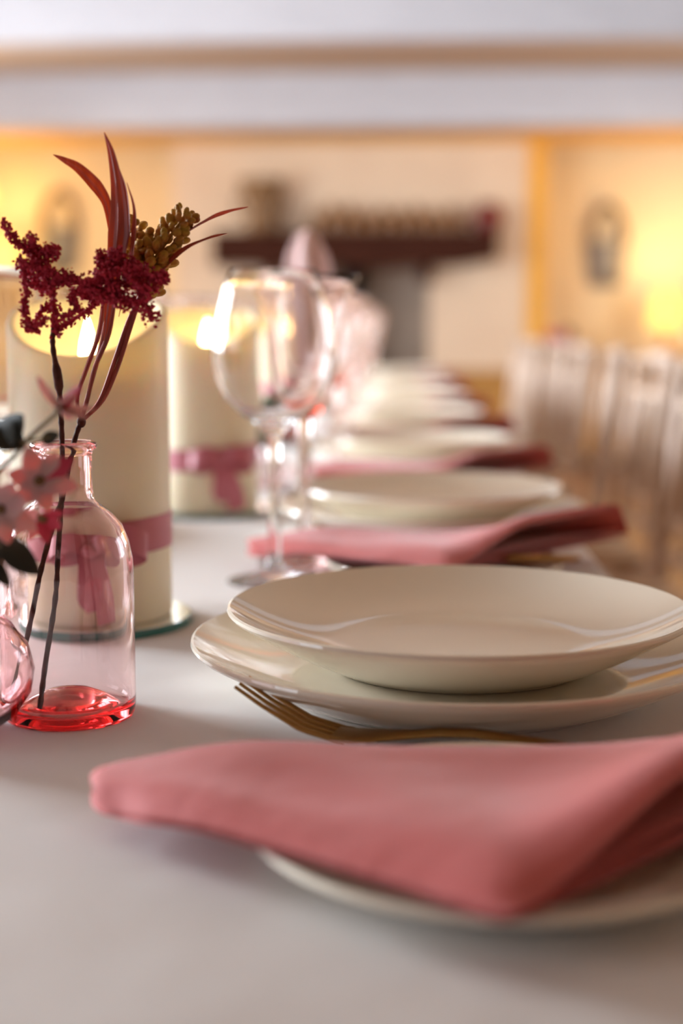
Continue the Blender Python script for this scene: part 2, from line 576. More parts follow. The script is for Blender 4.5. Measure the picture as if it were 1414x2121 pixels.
def napkin_pad(k, name, parent):
    NU, NV = 60, 24
    z0 = [.0, .0024, .0048][k]
    th = [.0022, .0022, .0052][k]
    ins = [.004, .010, 0][k]
    lift = [0, .005, .030][k]
    top, bot = [], []
    for i in range(NU + 1):
        u = i / NU
        a, b = napkin_back(u), napkin_front(u)
        for j in range(NV + 1):
            v = j / NV
            # rounded left end
            endx = .012 * (2 * v - 1) ** 2 * (1 - sst(0, .12, u))
            vv = ins / .12 * (v - .5) * -.4 * sst(.45, .9, u) + v
            x = a[0] + (b[0] - a[0]) * vv + endx
            y = a[1] + (b[1] - a[1]) * vv
            open_ = sst(.49, .74, u)
            g = lift * open_ * (v ** 1.8) * (1 - .2 * v * v)
            base = .0162 + z0 + g - .006 * (1 - sst(0, .2, u)) - .0008 * (1 - sst(0, .5, u)) * v
            puff = .003 * math.sin(PI * v) * (1 if k == 2 else 0) + (.0022 * math.sin(u * 7 + v * 4) + .0016 * math.sin(u * 13 - v * 6)) * (1 if k == 2 else .3) * math.sin(PI * min(1, u * 1.0 + .02)) * math.sin(PI * v)
            ed = min(v, 1 - v) * 2
            edu = min(u, 1 - u) * 8
            rv = min(1, ed * 2.6) if k == 2 else min(1, ed * 6)
            ru = min(1, edu * 1.3)
            rd = math.sqrt(max(0, 1 - (1 - rv) ** 2)) * math.sqrt(max(0, 1 - (1 - ru) ** 2))
            mid = base + th * .5 - (.004 * (1 - rv) if k == 2 else 0)
            h = th * .5 * rd
            if k == 2 and v > .5 and open_ > 0:      # top fold rolls over and down at its open edge
                mid -= .003 * open_ * max(0, (v - .72) / .28) ** 2
            top.append((x, y, mid + h + puff))
            bot.append((x, y, mid - h + puff * .9))
    W = NV + 1
    nt = len(top)
    fs = []
    for i in range(NU):
        for j in range(NV):
            q = (i * W + j, (i + 1) * W + j, (i + 1) * W + j + 1, i * W + j + 1)
            fs.append(q)
            fs.append(tuple(nt + t for t in q[::-1]))
    ring = [i * W for i in range(NU + 1)] + [NU * W + j for j in range(1, W)] + [i * W + NV for i in range(NU - 1, -1, -1)] + [j for j in range(NV - 1, 0, -1)]
    for a, b in zip(ring, ring[1:] + ring[:1]):
        fs.append((a, b, nt + b, nt + a))
    mb = MB().add(top + bot, fs)
    return mb.build(name, M['napkin'], parent, angle=80)


nap0 = thing('folded_napkin', '', 'napkin', group='pink napkins on the bread plates')
napkin_pad(0, 'lower_fold', nap0)
napkin_pad(1, 'middle_fold', nap0)
napkin_pad(2, 'upper_fold', nap0)


def fork_mesh():
    """fork along +x from tine tips, resting on its belly and the end of its handle"""
    mb = MB()
    def zc(x):
        pts = [(0, .0245), (.012, .0170), (.03, .0075), (.048, .0035), (.062, .0045), (.08, .0065), (.094, .0088), (.106, .0090), (.125, .0078), (.16, .005), (.195, .0028)]
        for (a, b), (c, d) in zip(pts, pts[1:]):
            if x <= c:
                t = (x - a) / (c - a)
                return b + (d - b) * t * t * (3 - 2 * t) if False else b + (d - b) * t
        return pts[-1][1]
    for k in range(4):
        y = (k - 1.5) * .0062
        P, Rr = [], []
        for i in range(13):
            x = .05 * i / 12
            P.append((x, y * (1 - .08 * (i / 12)), zc(x) + .0012))
            Rr.append(.0008 + .0007 * min(1, i / 9))
        mb.tube(P, Rr, 8)
    # shoulder and handle as a flattened loft
    sec = [(.044, .0112, .0013), (.052, .0116, .0014), (.060, .0108, .0015), (.068, .0082, .0017), (.078, .0048, .0019), (.09, .0036, .0021), (.106, .0036, .0021), (.13, .0044, .0018), (.16, .0062, .0015), (.185, .0078, .0013), (.194, .0066, .0012), (.198, .003, .0011)]
    n = 12
    vs, fs = [], []
    for x, w, h in sec:
        for k in range(n):
            a = 2 * PI * k / n
            vs.append((x, w * math.cos(a), zc(x) + .0012 + h * math.sin(a)))
    for i in range(len(sec) - 1):
        for k in range(n):
            k2 = (k + 1) % n
            fs.append((i * n + k, i * n + k2, (i + 1) * n + k2, (i + 1) * n + k))
    fs += [tuple(range(n)), tuple(range((len(sec) - 1) * n, len(sec) * n))]
    mb.add(vs, fs)
    return mb


fork0 = thing('gold_fork', '', 'fork', group='gold forks beside the plates')
_f = fork_mesh()
_f.build('fork_body', M['brass'], fork0, angle=60)


def knife_mesh():
    mb = MB()
    sec = [(0, .001, .0004), (.006, .005, .0006), (.02, .0082, .0008), (.06, .0092, .0009), (.075, .0080, .0012), (.082, .0042, .0020), (.1, .0040, .0024), (.14, .0050, .0026), (.168, .0056, .0024), (.175, .003, .0016)]
    n = 10
    vs, fs = [], []
    for x, w, h in sec:
        for k in range(n):
            a = 2 * PI * k / n
            vs.append((x, w * math.cos(a), .0028 + h * math.sin(a)))
    for i in range(len(sec) - 1):
        for k in range(n):
            k2 = (k + 1) % n
            fs.append((i * n + k, i * n + k2, (i + 1) * n + k2, (i + 1) * n + k))
    fs += [tuple(range(n)), tuple(range((len(sec) - 1) * n, len(sec) * n))]
    return mb.add(vs, fs)


rnd = random.Random(7)


def at(o, i, j, loc, rz, label):
    """first use moves the source itself, afterwards copies"""
    if i == 0 and j == 0:
        o.location = loc
        o.rotation_euler = (0, 0, rz)
        o['label'] = label
        return o
    return dup(o, loc, rz, label)


for j, (xc, sg, side) in enumerate(((.034, 1, 'on the chair side'), (-.398, -1, 'across the candles'))):
    for i in range(8):
        if j == 1 and i == 0:
            continue
        y = .713 + STEP * i
        jx, jy = (rnd.uniform(-.004, .004), rnd.uniform(-.008, .008)) if i else (0, 0)
        wh = '%s place setting %s' % (ORD[i], side)
        ang = 0 if sg == 1 else PI
        at(big0, i, j, (xc + jx, y + jy, TZ), 0, 'cream dinner plate lying lowest in the %s' % wh)
        at(top0, i, j, (xc + jx * .6, y + jy + .004, TZ + .0127), 0, 'cream coupe starter plate stacked uppermost in the %s' % wh)
        by = y - sg * .232
        at(side0, i, j, (xc + .004 * sg, by, TZ), 0, 'small cream bread plate holding the napkin of the %s' % wh)
        at(nap0, i, j, (xc + .003 * sg, by + sg * (.010 if i == 0 else .034), TZ + .0002), ang + (rnd.uniform(-.06, .10) if i else 0), 'dusky pink folded napkin of the %s' % wh)
        at(fork0, i, j, (xc - sg * .101, y - sg * .0925, TZ), ang - .235, 'gold fork beside the plates of the %s' % wh)
        gx = -.0845 if sg == 1 else -.275
        g2 = -.068 if sg == 1 else -.292
        if j == 0 and i == 1:
            gx = -.093
        at(wg0, i, j, (gx + (rnd.uniform(-.006, .006) if i > 1 else 0), y + sg * .297, TZ), 0, 'clear stemmed wine glass of the %s' % wh)
        at(gb0, i, j, (g2 + (rnd.uniform(-.006, .006) if i > 1 else 0), y + sg * .377, TZ), 0, 'pink tinted flared goblet of the %s' % wh)

kn = thing('butter_knife', 'gold butter knife on second bread plate, its tip showing beyond the first plates', 'knife', (-.040, 1.022, TZ + .0150), -.06)
knife_mesh().build('knife_body', M['brass'], kn, angle=60)

# pale napkin standing folded in the second wine glass
def standing_napkin():
    t = thing('standing_napkin', 'pale pink napkin folded to a point and standing in second wine glass', 'napkin', (-.093, 1.56, TZ + .118))
    N = 40
    vs, fs = [], []
    prof = [(.0035, .004), (.012, .016), (.020, .04), (.025, .075), (.028, .105), (.032, .125), (.030, .140), (.024, .152), (.015, .162), (.004, .167)]
    for r, z in prof:
        for k in range(N):
            a = 2 * PI * k / N
            rr = r * .66 * (1 + .16 * math.cos(5 * a + z * 14) + .06 * math.cos(9 * a))
            vs.append((rr * math.cos(a), rr * math.sin(a) * .8, z))
    for i in range(len(prof) - 1):
        for k in range(N):
            k2 = (k + 1) % N
            fs.append((i * N + k, i * N + k2, (i + 1) * N + k2, (i + 1) * N + k))
    fs += [tuple(range(N)), tuple(range((len(prof) - 1) * N, len(prof) * N))]
    MB().add(vs, fs).build('folded_cone', M['pale_napkin'], t)
    mb = MB()
    P = [(.014, -.012, .07), (.018, -.013, .10), (.020, -.012, .125), (.014, -.009, .145)]
    mb.strip(bez(P, 5), [Vector((.007, -.004, 0))] * 16, .0012)
    mb.build('turned_flap', M['pale_napkin'], t)


standing_napkin()

# ------------------------------------------------------------------ candles on mirror discs
CR = .0485


def candle_rim(a):
    """rim height at angle a (camera side is -y): scooped low in front"""
    c = -math.sin(a)
    return .1865 - .0078 * c * c - .0175 * c


def make_candle():
    t = thing('pillar_candle', '', 'candle', group='ivory pillar candles on mirrors')
    n = 72
    vs, fs = [], []
    rows = [('o', CR - .002, 0), ('o', CR, .002), ('o', CR, .06), ('o', CR, .12), ('r', CR, -.003), ('r', CR - .0010, -.0008), ('r', CR - .0028, 0), ('r', CR - .0046, -.0009), ('r', CR - .0056, -.0035),
            ('o', CR - .0058, .1515), ('o', CR - .008, .1495), ('o', .018, .1485)]
    for kind, r, z in rows:
        for k in range(n):
            a = 2 * PI * k / n
            vs.append((r * math.cos(a), r * math.sin(a), z if kind == 'o' else candle_rim(a) + z))
    m = len(rows)
    for i in range(m - 1):
        for k in range(n):
            k2 = (k + 1) % n
            fs.append((i * n + k, i * n + k2, (i + 1) * n + k2, (i + 1) * n + k))
    fs += [tuple(range(n))[::-1], tuple(range((m - 1) * n, m * n))]
    MB().add(vs, fs).build('wax_body', M['wax'], t, angle=60)
    fl = [(0, 0), (.0028, .001), (.0050, .006), (.0054, .012), (.0046, .019), (.0028, .026), (.0010, .032), (0, .034)]
    MB().lathe(fl, 16, (0, 0, .1495), sy=.6).build('flame', M['flame'], t)
    # ribbon band, bow and tails on the camera side
    nb = 72
    pts = [((CR + .0006) * math.cos(2 * PI * k / nb), (CR + .0006) * math.sin(2 * PI * k / nb), .0515 + .003 * math.cos(2 * PI * k / nb)) for k in range(nb + 1)]
    rb = MB().strip(pts, [Vector((0, 0, .0105))] * (nb + 1), .0006).build('ribbon', M['ribbon'], t, angle=60)
    fx, fy = .012, -math.sqrt(CR ** 2 - .012 ** 2)
    for s in (-1, 1):
        L = bez([(fx, fy - .004, .050), (fx + s * .010, fy - .009, .057), (fx + s * .024, fy - .006, .0545), (fx + s * .030, fy - .003 + .004, .049), (fx + s * .021, fy - .001 - .002, .0455), (fx + s * .008, fy - .004, .0475), (fx, fy - .003, .050)], 5)
        MB().strip(L, [Vector((0, .0015, .0075))] * len(L), .0006).build('bow_loop', M['ribbon'], rb)
        T = bez([(fx, fy - .004, .050), (fx + s * .002 + .003, fy - .009, .038), (fx + s * .006 + .006, fy - .008, .020), (fx + s * .004 + .010, fy - .006, .004 if s > 0 else .012)], 6)
        MB().strip(T, [Vector((.0085, .001, .0015))] * len(T), .0006).build('bow_tail', M['ribbon'], rb)
    MB().ball((fx, fy - .005, .0505), .0065, 8, .9).build('knot', M['ribbon'], rb)
    return t


def make_mirror():
    t = thing('mirror_disc', '', 'mirror', group='round mirrors under the candles')
    r = .0615
    MB().lathe([(0, 0), (r - .0006, 0), (r, .0006), (r, .0042), (r - .0008, .0048), (r - .0008, .0050), (0, .0050)], 72).build('glass_disc', M['teal'], t)
    MB().lathe([(0, .0050), (r - .0016, .0050), (r - .0016, .0053), (0, .0053)], 72).build('silvered_face', M['mirror'], t)
    return t


cn0, mi0 = make_candle(), make_mirror()
CANDLES = [(-.186, .868, 'foremost ivory pillar candle, behind the pink bottle vase', 0), (-.180, 1.388, 'second ivory pillar candle with a bow, half hidden by foremost candle', .12),
           (-.176, 2.20, 'third ivory pillar candle, seen through the wine glasses', -.1), (-.18, 3.1, 'fourth ivory pillar candle, beyond the third down the table', .2), (-.18, 4.0, 'fifth and last ivory pillar candle, far down the table', 0)]
for i, (x, y, lb, rz) in enumerate(CANDLES):
    ml = 'round teal edged mirror under the ' + lb.split(',')[0].split(' with')[0]
    if i == 0:
        mi0.location, mi0['label'] = (x, y, TZ), ml
        cn0.location, cn0['label'], cn0.rotation_euler = (x, y, TZ + .0053), lb, (0, 0, rz)
    else:
        dup(mi0, (x, y, TZ), 0, ml)
        dup(cn0, (x, y, TZ + .0053), rz, lb)

# ------------------------------------------------------------------ pink bottle vase and its stems
BX, BY = -.153, .655


def bottle():
    o = [(0, .0032), (.012, .0022), (.022, .0008), (.027, 0), (.0300, .0004), (.0307, .0022), (.0313, .0055), (.0313, .03), (.0313, .068), (.0309, .0755), (.0292, .0840), (.0262, .0915), (.0212, .0972), (.0168, .1008), (.0142, .1030), (.0132, .1052), (.0129, .1100), (.0129, .1245), (.0136, .1262), (.0151, .1274), (.0156, .1288), (.0151, .1302), (.0138, .1308)]
    i = [(.0118, .1302), (.0110, .1280), (.0109, .1250), (.0108, .1080), (.0116, .1045), (.0140, .1010), (.0195, .0960), (.0246, .0902), (.0275, .0830), (.0291, .0750), (.0294, .068), (.0294, .03), (.0292, .0100), (.0290, .0062), (.0262, .0052), (.0225, .0066), (.0170, .0100), (.0100, .0126), (.0040, .0136), (0, .0138)]
    o_ = MB().lathe(o + i, 96).build('bottle_vase', M['bottle_glass'], angle=70)
    o_.location = (BX, BY, TZ)
    return tag(o_, 'pink glass bottle vase with narrow neck and thick red base', 'vase')


bottle()


def mm(pts, o=(BX, BY)):
    return [(o[0] + x / 1000, o[1] + y / 1000, TZ + z / 1000) for x, y, z in pts]


def local(pts, o):
    return [Vector(p) - Vector(o) for p in pts]


O = (BX, BY, TZ)
# astilbe: two dark stems and a crimson plume
ast = thing('astilbe_sprig', 'dark stemmed sprig with ragged crimson plume standing in the bottle vase', 'flower', O)


def Lm(pts):
    return [(x / 1000, y / 1000, z / 1000) for x, y, z in pts]


SB = bez(Lm([(-9.5, -19, 8.5), (-8.6, -10, 28), (-6.6, 3.5, 55.4), (-4.4, 3, 80), (-2.6, 4.2, 101.9), (-1.0, 1.5, 127.1), (-.4, -2, 145), (-.4, -5, 158.4), (-1.6, -9, 175), (-.5, -11, 183)]), 6)
MB().tube(SB, [.0011 + .00035 * math.sin(i * 1.7) ** 2 + (.0009 if 40 < i < 45 else 0) for i in range(len(SB))], 10).build('stem', M['stem'], ast)
ASTL = [[(1.2, 180.7), (0.1, 189.3), (-1.1, 200.1), (-3.1, 208.7), (-10.5, 217.2), (-16.9, 222.6), (-22.2, 229.4)],
        [(-1.1, 200.1), (6.7, 206.1), (15.4, 202.6), (25.3, 206.5), (35.1, 208.6), (46.0, 205.4), (51.4, 204.3)],
        [(-10.5, 217.2), (-5.1, 216.2), (-0.6, 218.3), (2.1, 215.1)], [(-13.9, 213.0), (-10.9, 202.2), (-11.3, 191.5), (-9.3, 182.8), (-1.5, 186.1)],
        [(-9.3, 182.8), (-5.8, 191.5), (-0.3, 191.5)], [(1.3, 182.8), (8.4, 187.2), (17.4, 194.7), (8.7, 200.1)], [(4.0, 187.2), (11.8, 191.5), (8.6, 196.9), (14.2, 200.1)],
        [(15.4, 202.6), (22.9, 197.9), (32.7, 194.7), (41.4, 194.7), (45.2, 187.6)], [(25.3, 206.5), (27.6, 215.0), (29.8, 216.1)], [(35.1, 208.6), (39.4, 202.2), (43.6, 197.9)],
        [(15.4, 202.6), (13.0, 197.9), (19.6, 195.8)], [(-10.5, 217.2), (-8.2, 221.5), (-8.4, 223.6)], [(-3.1, 208.7), (-7.4, 209.7), (-12.9, 208.7)], [(-1.1, 200.1), (-5.5, 200.1), (-8.7, 204.4)],
        [(25.3, 206.5), (22.1, 211.8), (21.1, 216.1)], [(32.7, 194.7), (28.4, 200.1), (25.3, 206.5)], [(39.4, 202.2), (47.0, 200.0)], [(-10.9, 202.2), (-6.4, 206.5)],
        [(20, 204), (24, 210), (33, 212), (38, 209)], [(22, 198), (30, 203), (40, 204)], [(-12, 212), (-6, 210), (2, 206), (8, 204)]]
FAT = [.0017, .0022, .0020, .0014, .0012, .0013, .0013, .0024, .0020, .0020, .0016, .0013, .0026, .0014, .0018, .0022, .0014, .0012, .0026, .0024, .0022]
pr = random.Random(11)
twig, flo = MB(), MB()
for ln, fat in zip(ASTL, FAT):
    dep0 = pr.uniform(-17, -7)
    dep1 = dep0 + pr.uniform(-7, 7)
    dep0 = -12 if ln is ASTL[0] else dep0
    P = bez([(x / 1000, (dep0 + (dep1 - dep0) * k / max(1, len(ln) - 1)) / 1000, z / 1000) for k, (x, z) in enumerate(ln)], 4)
    twig.tube(P, [max(.0005, .0011 * (1 - .5 * i / len(P))) for i in range(len(P))], 6)
    for q in P:
        for _ in range(int(15 * (fat / .0018) ** 1.6) + 5):
            d = Vector((pr.gauss(0, 1), pr.gauss(0, 1), pr.gauss(0, 1))).normalized() * fat * pr.uniform(.3, 1.85)
            c = q + d + Vector((pr.uniform(-.001, .001), 0, pr.uniform(-.001, .001)))
            r = pr.uniform(.0004, .00115)
            a = Vector((pr.gauss(0, 1), pr.gauss(0, 1), pr.gauss(0, 1))).normalized()
            b = a.orthogonal().normalized()
            e = a.cross(b)
            w = pr.uniform(.8, 2.0)
            vs = [c + a * r * w, c - a * r * w, c + b * r, c - b * r, c + e * r, c - e * r]
            flo.add(vs, [(0, 2, 4), (0, 4, 3), (0, 3, 5), (0, 5, 2), (1, 4, 2), (1, 3, 4), (1, 5, 3), (1, 2, 5)])
twig.build('plume_twigs', M['plume'], ast)
fl_ = flo.build('plume_florets', M['plume'], ast, smooth=False)
fl_['kind'] = 'stuff'

# russet grass spray with long blades, and an olive seed head on it
gr = thing('grass_spray', 'russet grass spray with long curving blades and olive seed head in the bottle vase', 'flower', O)
SA = bez(Lm([(-23.5, -8, 9.5), (-22.8, -6, 19.9), (-17, -3, 46), (-11.1, -4.0, 70.7), (-5, -3, 92), (-1.4, -1.2, 102.2), (3.5, 2.5, 126.8), (7.7, 4.0, 140.3)]), 6)
MB().tube(SA, [.0011 + .0003 * math.sin(i * 1.3) ** 2 for i in range(len(SA))], 10).build('stem', M['stem'], gr)
MB().ball((.0078, .004, .1395), .0022, 6, 1.3).build('node', M['stem'], gr)
STR = [[(7.3, 4, 140.3), (6.2, 4, 151.1), (10.5, 5, 163.9), (16.6, 6, 180.6), (19.9, 6, 200.4)], [(7.7, 4, 139.9), (13.1, 4, 158.3), (17.3, 3, 171.7), (21.0, 3, 187.2), (23.5, 3, 200.4)],
       [(7.7, 4, 139.9), (11.1, 2, 149.3), (15.5, 1, 165.0), (22.2, 1, 180.6), (25.3, 2, 200.4)], [(8.2, 4, 139.9), (16.3, 6, 149.3), (23.5, 8, 168.4), (31.4, 10, 189.4), (41.0, 11, 202.6)],
       [(8.2, 4, 139.9), (17.9, 6, 149.8), (24.6, 8, 165.0), (29.8, 9, 180.6), (36.0, 11, 200.4), (38, 12, 209.2)]]
for s in STR:
    P = bez(Lm(s), 5)
    MB().tube(P, [.0009 + .0004 * (i / len(P)) for i in range(len(P))], 8).build('stalk', M['blade'], gr)


def blade(pts, wmax, tw=0.0, peak=.35):
    P = bez(Lm(pts), 7)
    n = len(P)
    vs, fs = [], []
    for i, p in enumerate(P):
        t = i / (n - 1)
        w = wmax / 1000 * (t / peak if t < peak else ((1 - t) / (1 - peak)) ** .8) * .92 + .00008
        tn = (P[min(i + 1, n - 1)] - P[max(i - 1, 0)]).normalized()
        sd = tn.cross(Vector((math.sin(tw + t * .5), math.cos(tw + t * .5), .0))).normalized()
        nm = sd.cross(tn).normalized()
        for q, d in ((-1, 0), (-.5, .20), (0, -.10), (.5, .20), (1, 0)):       # a keeled blade
            vs.append(p + sd * w * q + nm * w * d * .9)
        for q, d in ((1, 0), (.5, .20), (0, -.10), (-.5, .20), (-1, 0)):
            vs.append(p + sd * w * q + nm * (w * d * .9 - .00022))
    for i in range(n - 1):
        for k in range(10):
            k2 = (k + 1) % 10
            fs.append((i * 10 + k, i * 10 + k2, i * 10 + 10 + k2, i * 10 + 10 + k))
    fs += [tuple(range(10)), tuple(range((n - 1) * 10, n * 10))]
    return MB().add(vs, fs)


for pts, w, tw, pk in (
    ([(20.0, 0, 172), (22.3, 0, 190), (25.8, 0, 212), (28.0, 0, 230.7), (27.7, 0, 245.8), (25.6, -1, 260.8), (22.7, -2, 270.4)], 5.6, .1, .45),
    ([(18.5, 2, 170), (23.8, 3, 195), (27.3, 3, 213.7), (30.2, 3, 229.0), (30.4, 3, 244.2), (28.2, 3, 255)], 4.2, .35, .55),
    ([(21, 5, 190), (24.4, 5, 212), (22.8, 4, 235.1), (19.3, 3, 244.8), (10.7, 1, 254.4), (4.2, 0, 258.3), (-1.3, 0, 260.9)], 3.1, -.3, .55),
    ([(27, 1, 188), (32.5, 0, 209.1), (34.8, 0, 226.4), (35.2, 0, 237.2), (32.2, 0, 248.4)], 1.9, .5, .5),
    ([(38, 11, 206), (49.3, 12, 220.4), (57.2, 13, 227.0), (67.4, 14, 233.1), (76.3, 15, 236.5), (85.7, 15, 238.5)], 3.3, 1.2, .55),
    ([(34, 9, 193), (40.2, 9, 202.2), (48.7, 9, 212.6), (57.7, 9, 219.8), (67.8, 10, 224.1), (76.3, 10, 226.0)], 3.2, 1.0, .5),
):
    blade(pts, w, tw, pk).build('blade', M['blade'], gr)
sh = MB()
SP = bez(Lm([(33, 13, 196), (36, 13, 204), (39.9, 13, 212), (46.6, 13, 221), (52.4, 13, 229), (58.0, 13, 236.5)]), 6)
sh.tube(SP, .0008, 6)
spk = sh.build('seed_spike', M['seed'], gr)
sr = random.Random(3)
SP2 = bez(Lm([(33, 15, 205), (33.5, 15, 214), (34.5, 15, 222), (35, 15, 231)]), 4)
for i, p in list(enumerate(SP)) + [(12 + k, q) for k, q in enumerate(SP2)]:
    t = min(1, i / (len(SP) - 1))
    if t < .12:
        continue
    rad = .0092 * (1 - .5 * t)
    for k in range(4):
        a = i * 1.1 + k * PI / 2 + sr.uniform(-.3, .3)
        tn = Vector((.55, 0, .83))
        s1 = Vector((.83, 0, -.55))
        d = s1 * math.cos(a) + Vector((0, 1, 0)) * math.sin(a)
        c = p + d * rad * sr.uniform(.75, 1.1)
        q = MB()
        rr = (.0026 - .0009 * t) * sr.uniform(.65, 1.2)
        q.ball((0, 0, 0), rr, 6, sr.uniform(1.2, 1.9))
        ax = (d * .8 + tn * .6).normalized()
        Mr = Vector((0, 0, 1)).rotation_difference(ax).to_matrix()
        q.v = [tuple(Mr @ Vector(v) + c) for v in q.v]
        q.build('seed', M['seed'], spk)

# ------------------------------------------------------------------ bulb vase at the front left, with pale pink flowers
VX, VY = -.203, .622


def bulb_vase(loc, label, scale=1):
    o = [(0, .0022), (.012, .0012), (.018, 0), (.0225, .0012), (.0330, .0090), (.0395, .0190), (.0412, .0290), (.0385, .0400), (.0310, .0500), (.0210, .0570), (.0145, .0620), (.0120, .0680), (.0112, .0780), (.0125, .0880), (.0160, .0935), (.0163, .0945)]
    i = [(.0152, .0942), (.0112, .0886), (.0098, .0780), (.0106, .0682), (.0133, .0612), (.0200, .0556), (.0298, .0486), (.0370, .0393), (.0394, .0290), (.0378, .0198), (.0316, .0108), (.0210, .0046), (.0100, .0046), (0, .0054)]
    s = [(r * scale, z * scale) for r, z in o + i]
    b = MB().lathe(s, 80).build('bulb_vase', M['bulb_glass'], angle=70)
    b.location = loc
    return tag(b, label, 'vase')


bulb_vase((VX, VY, TZ), 'rounded pink glass bulb vase at the edge, in front of the bottle vase')

OV = (VX, VY, TZ)
fs_ = thing('blossom_sprig', 'sprig of pale pink star blossoms with crimson backs and dark leaves', 'flower', OV)


def rel(p):
    return Vector((p[0] - VX, p[1] - VY, p[2]))


def petal(c, tip, w, nrm, mt, parent, curl=.12):
    c, tip = Vector(c), Vector(tip)
    ax = tip - c
    L = ax.length
    ax.normalize()
    n = Vector(nrm)
    n = (n - ax * n.dot(ax)).normalized()
    sd = ax.cross(n)
    K = 9
    vs, fs = [], []
    for i in range(K):
        t = i / (K - 1)
        hw = w * (math.sin(PI * min(1, t ** .8 * .93 + .07)) ** .75) * .5 + .0003
        for q in (-1, -.4, .4, 1):
            vs.append(c + ax * L * t + sd * hw * q + n * (curl * L * (t * t - .5 * t) - .18 * hw * (1 - abs(q)) * -1))
    m = len(vs)
    vs2 = [v - n * .0004 for v in vs]
    for i in range(K - 1):
        for k in range(3):
            f = (i * 4 + k, i * 4 + k + 1, i * 4 + 5 + k, i * 4 + 4 + k)
            fs.append(f)
            fs.append(tuple(m + x for x in f[::-1]))
    ring = [i * 4 for i in range(K)] + [(K - 1) * 4 + k for k in (1, 2, 3)] + [i * 4 + 3 for i in range(K - 2, -1, -1)] + [2, 1]
    for a, b in zip(ring, ring[1:] + ring[:1]):
        fs.append((a, b, m + b, m + a))
    return MB().add(vs + vs2, fs).build('petal', mt, parent)


YF = .548
BL = [  # centre, facing, tips (x, z offsets in mm plus depth), which petals show their crimson backs
    ((-.1290, YF, .1527), (.5, -.3, .8), [(-9.5, 2, 11.5, 0), (-5.5, -3, 9, 0), (8.6, 0, 8.2, 1), (6.5, -4, 5.0, 0), (13.1, 2, -.8, 0), (3.5, 4, -5.2, 0), (11, -3, -4.2, 0)], .0055),
    ((-.1368, YF - .004, .1245), (.25, -.9, .25), [(-4, -3, 14, 0), (12.9, 2, 8.6, 1), (15.4, 0, -2.7, 0), (3.5, -2, -12, 0), (-12.0, -1, 2.8, 0), (-8, -3, -9, 0), (7, 1, 11, 0)], .0085),
    ((-.1506, YF - .010, .1141), (.2, -.95, .1), [(11.2, -2, 3.8, 0), (13.7, 1, -8.5, 0), (3.1, -2, -13.3, 0), (-12, 0, -5.8, 0), (-5.7, -1, 11.3, 0), (6, -3, 11, 0)], .0088),
    ((-.1385, YF + .006, .1085), (.5, -.6, -.4), [(7.5, 0, -4, 1), (9, -2, 3, 1), (-6, 0, -9, 0), (2, -2, -10, 1), (-10, 0, 2, 0)], .0060),
]
for c, nr, tips, w in BL:
    b = MB()
    b.ball((0, 0, 0), .0024, 8, .9)
    cc = rel(c)
    b.v = [tuple(Vector(v) + cc) for v in b.v]
    bl = b.build('blossom', M['eye'], fs_)
    for x, y, z, cr in tips:
        petal(cc, cc + Vector((x, y, z)) / 1000, w, nr, M['crimson'] if cr else M['petal'], bl)
NECK = Vector((.001, -.002, .06))


def fstem(pts, r=.0009):
    P = bez(pts, 6)
    MB().tube(P, r, 8).build('stem', M['green_stem'], fs_)


fstem([NECK, NECK + Vector((.006, -.010, .035)), rel((-.1500, YF + .01, .1330)), rel((-.1406, YF, .1415)), rel((-.129, YF, .1515))])
fstem([NECK, NECK + Vector((.012, -.02, .03)), rel((-.158, YF, .112)), rel((-.1368, YF, .122))])
fstem([NECK, NECK + Vector((.008, -.03, .02)), rel((-.1506, YF - .006, .1125))])
fstem([rel((-.1500, YF + .006, .1372)), rel((-.142, YF, .1395)), rel((-.1325, YF, .1412))], .0006)
fstem([NECK + Vector((.008, -.03, .02)), rel((-.160, YF - .004, .0985)), rel((-.1514, YF - .008, .0990))])


def leafy(a, b, w, nr=(.1, -.8, .5)):
    l = petal(rel(a), rel(b), w, nr, M['leaf'], fs_, .2)
    l.name = 'leaf'


leafy((-.1535, YF + .004, .1395), (-.1425, YF, .1497), .0115)
leafy((-.1545, YF + .002, .1440), (-.1440, YF + .002, .1365), .0110)
leafy((-.1560, YF + .004, .1375), (-.1465, YF, .1475), .0120)
leafy((-.1365, YF, .1400), (-.1292, YF, .1422), .0055)
leafy((-.1500, YF - .010, .1010), (-.1375, YF - .006, .0878), .0105)
leafy((-.1560, YF - .010, .0960), (-.1450, YF - .006, .1020), .0090)
leafy((-.1560, YF - .010, .0950), (-.1475, YF - .012, .0840), .0060)

# second bulb vase with dark leaves, just behind the second candle
bulb_vase((-.141, 1.60, TZ), 'small pink bulb vase with dark leaves behind the second candle', .62)
sp2 = thing('leaf_sprig', 'dark green leaf sprig in the bulb vase behind second candle', 'plant', (-.141, 1.60, TZ))
_save = (VX, VY)
for a, b, w in (((0, 0, .05), (.014, -.006, .086), .016), ((0, 0, .05), (-.016, .004, .082), .016), ((0, 0, .055), (.002, -.012, .094), .018), ((0, 0, .05), (.022, .006, .06), .014), ((0, 0, .052), (.012, -.01, .046), .012), ((0, 0, .05), (-.02, -.006, .058), .013)):
    l = petal(a, b, w, (.2, -.9, .3), mat('green_leaf', (.018, .085, .030), .5, noise=(40, (.05, .07, .015))) if 'green_leaf' not in bpy.data.materials else bpy.data.materials['green_leaf'], sp2, .2)
    l.name = 'leaf'
MB().tube([(0, 0, .006), (.001, 0, .03), (0, 0, .056)], .0012, 8).build('stem', M['green_stem'], sp2)

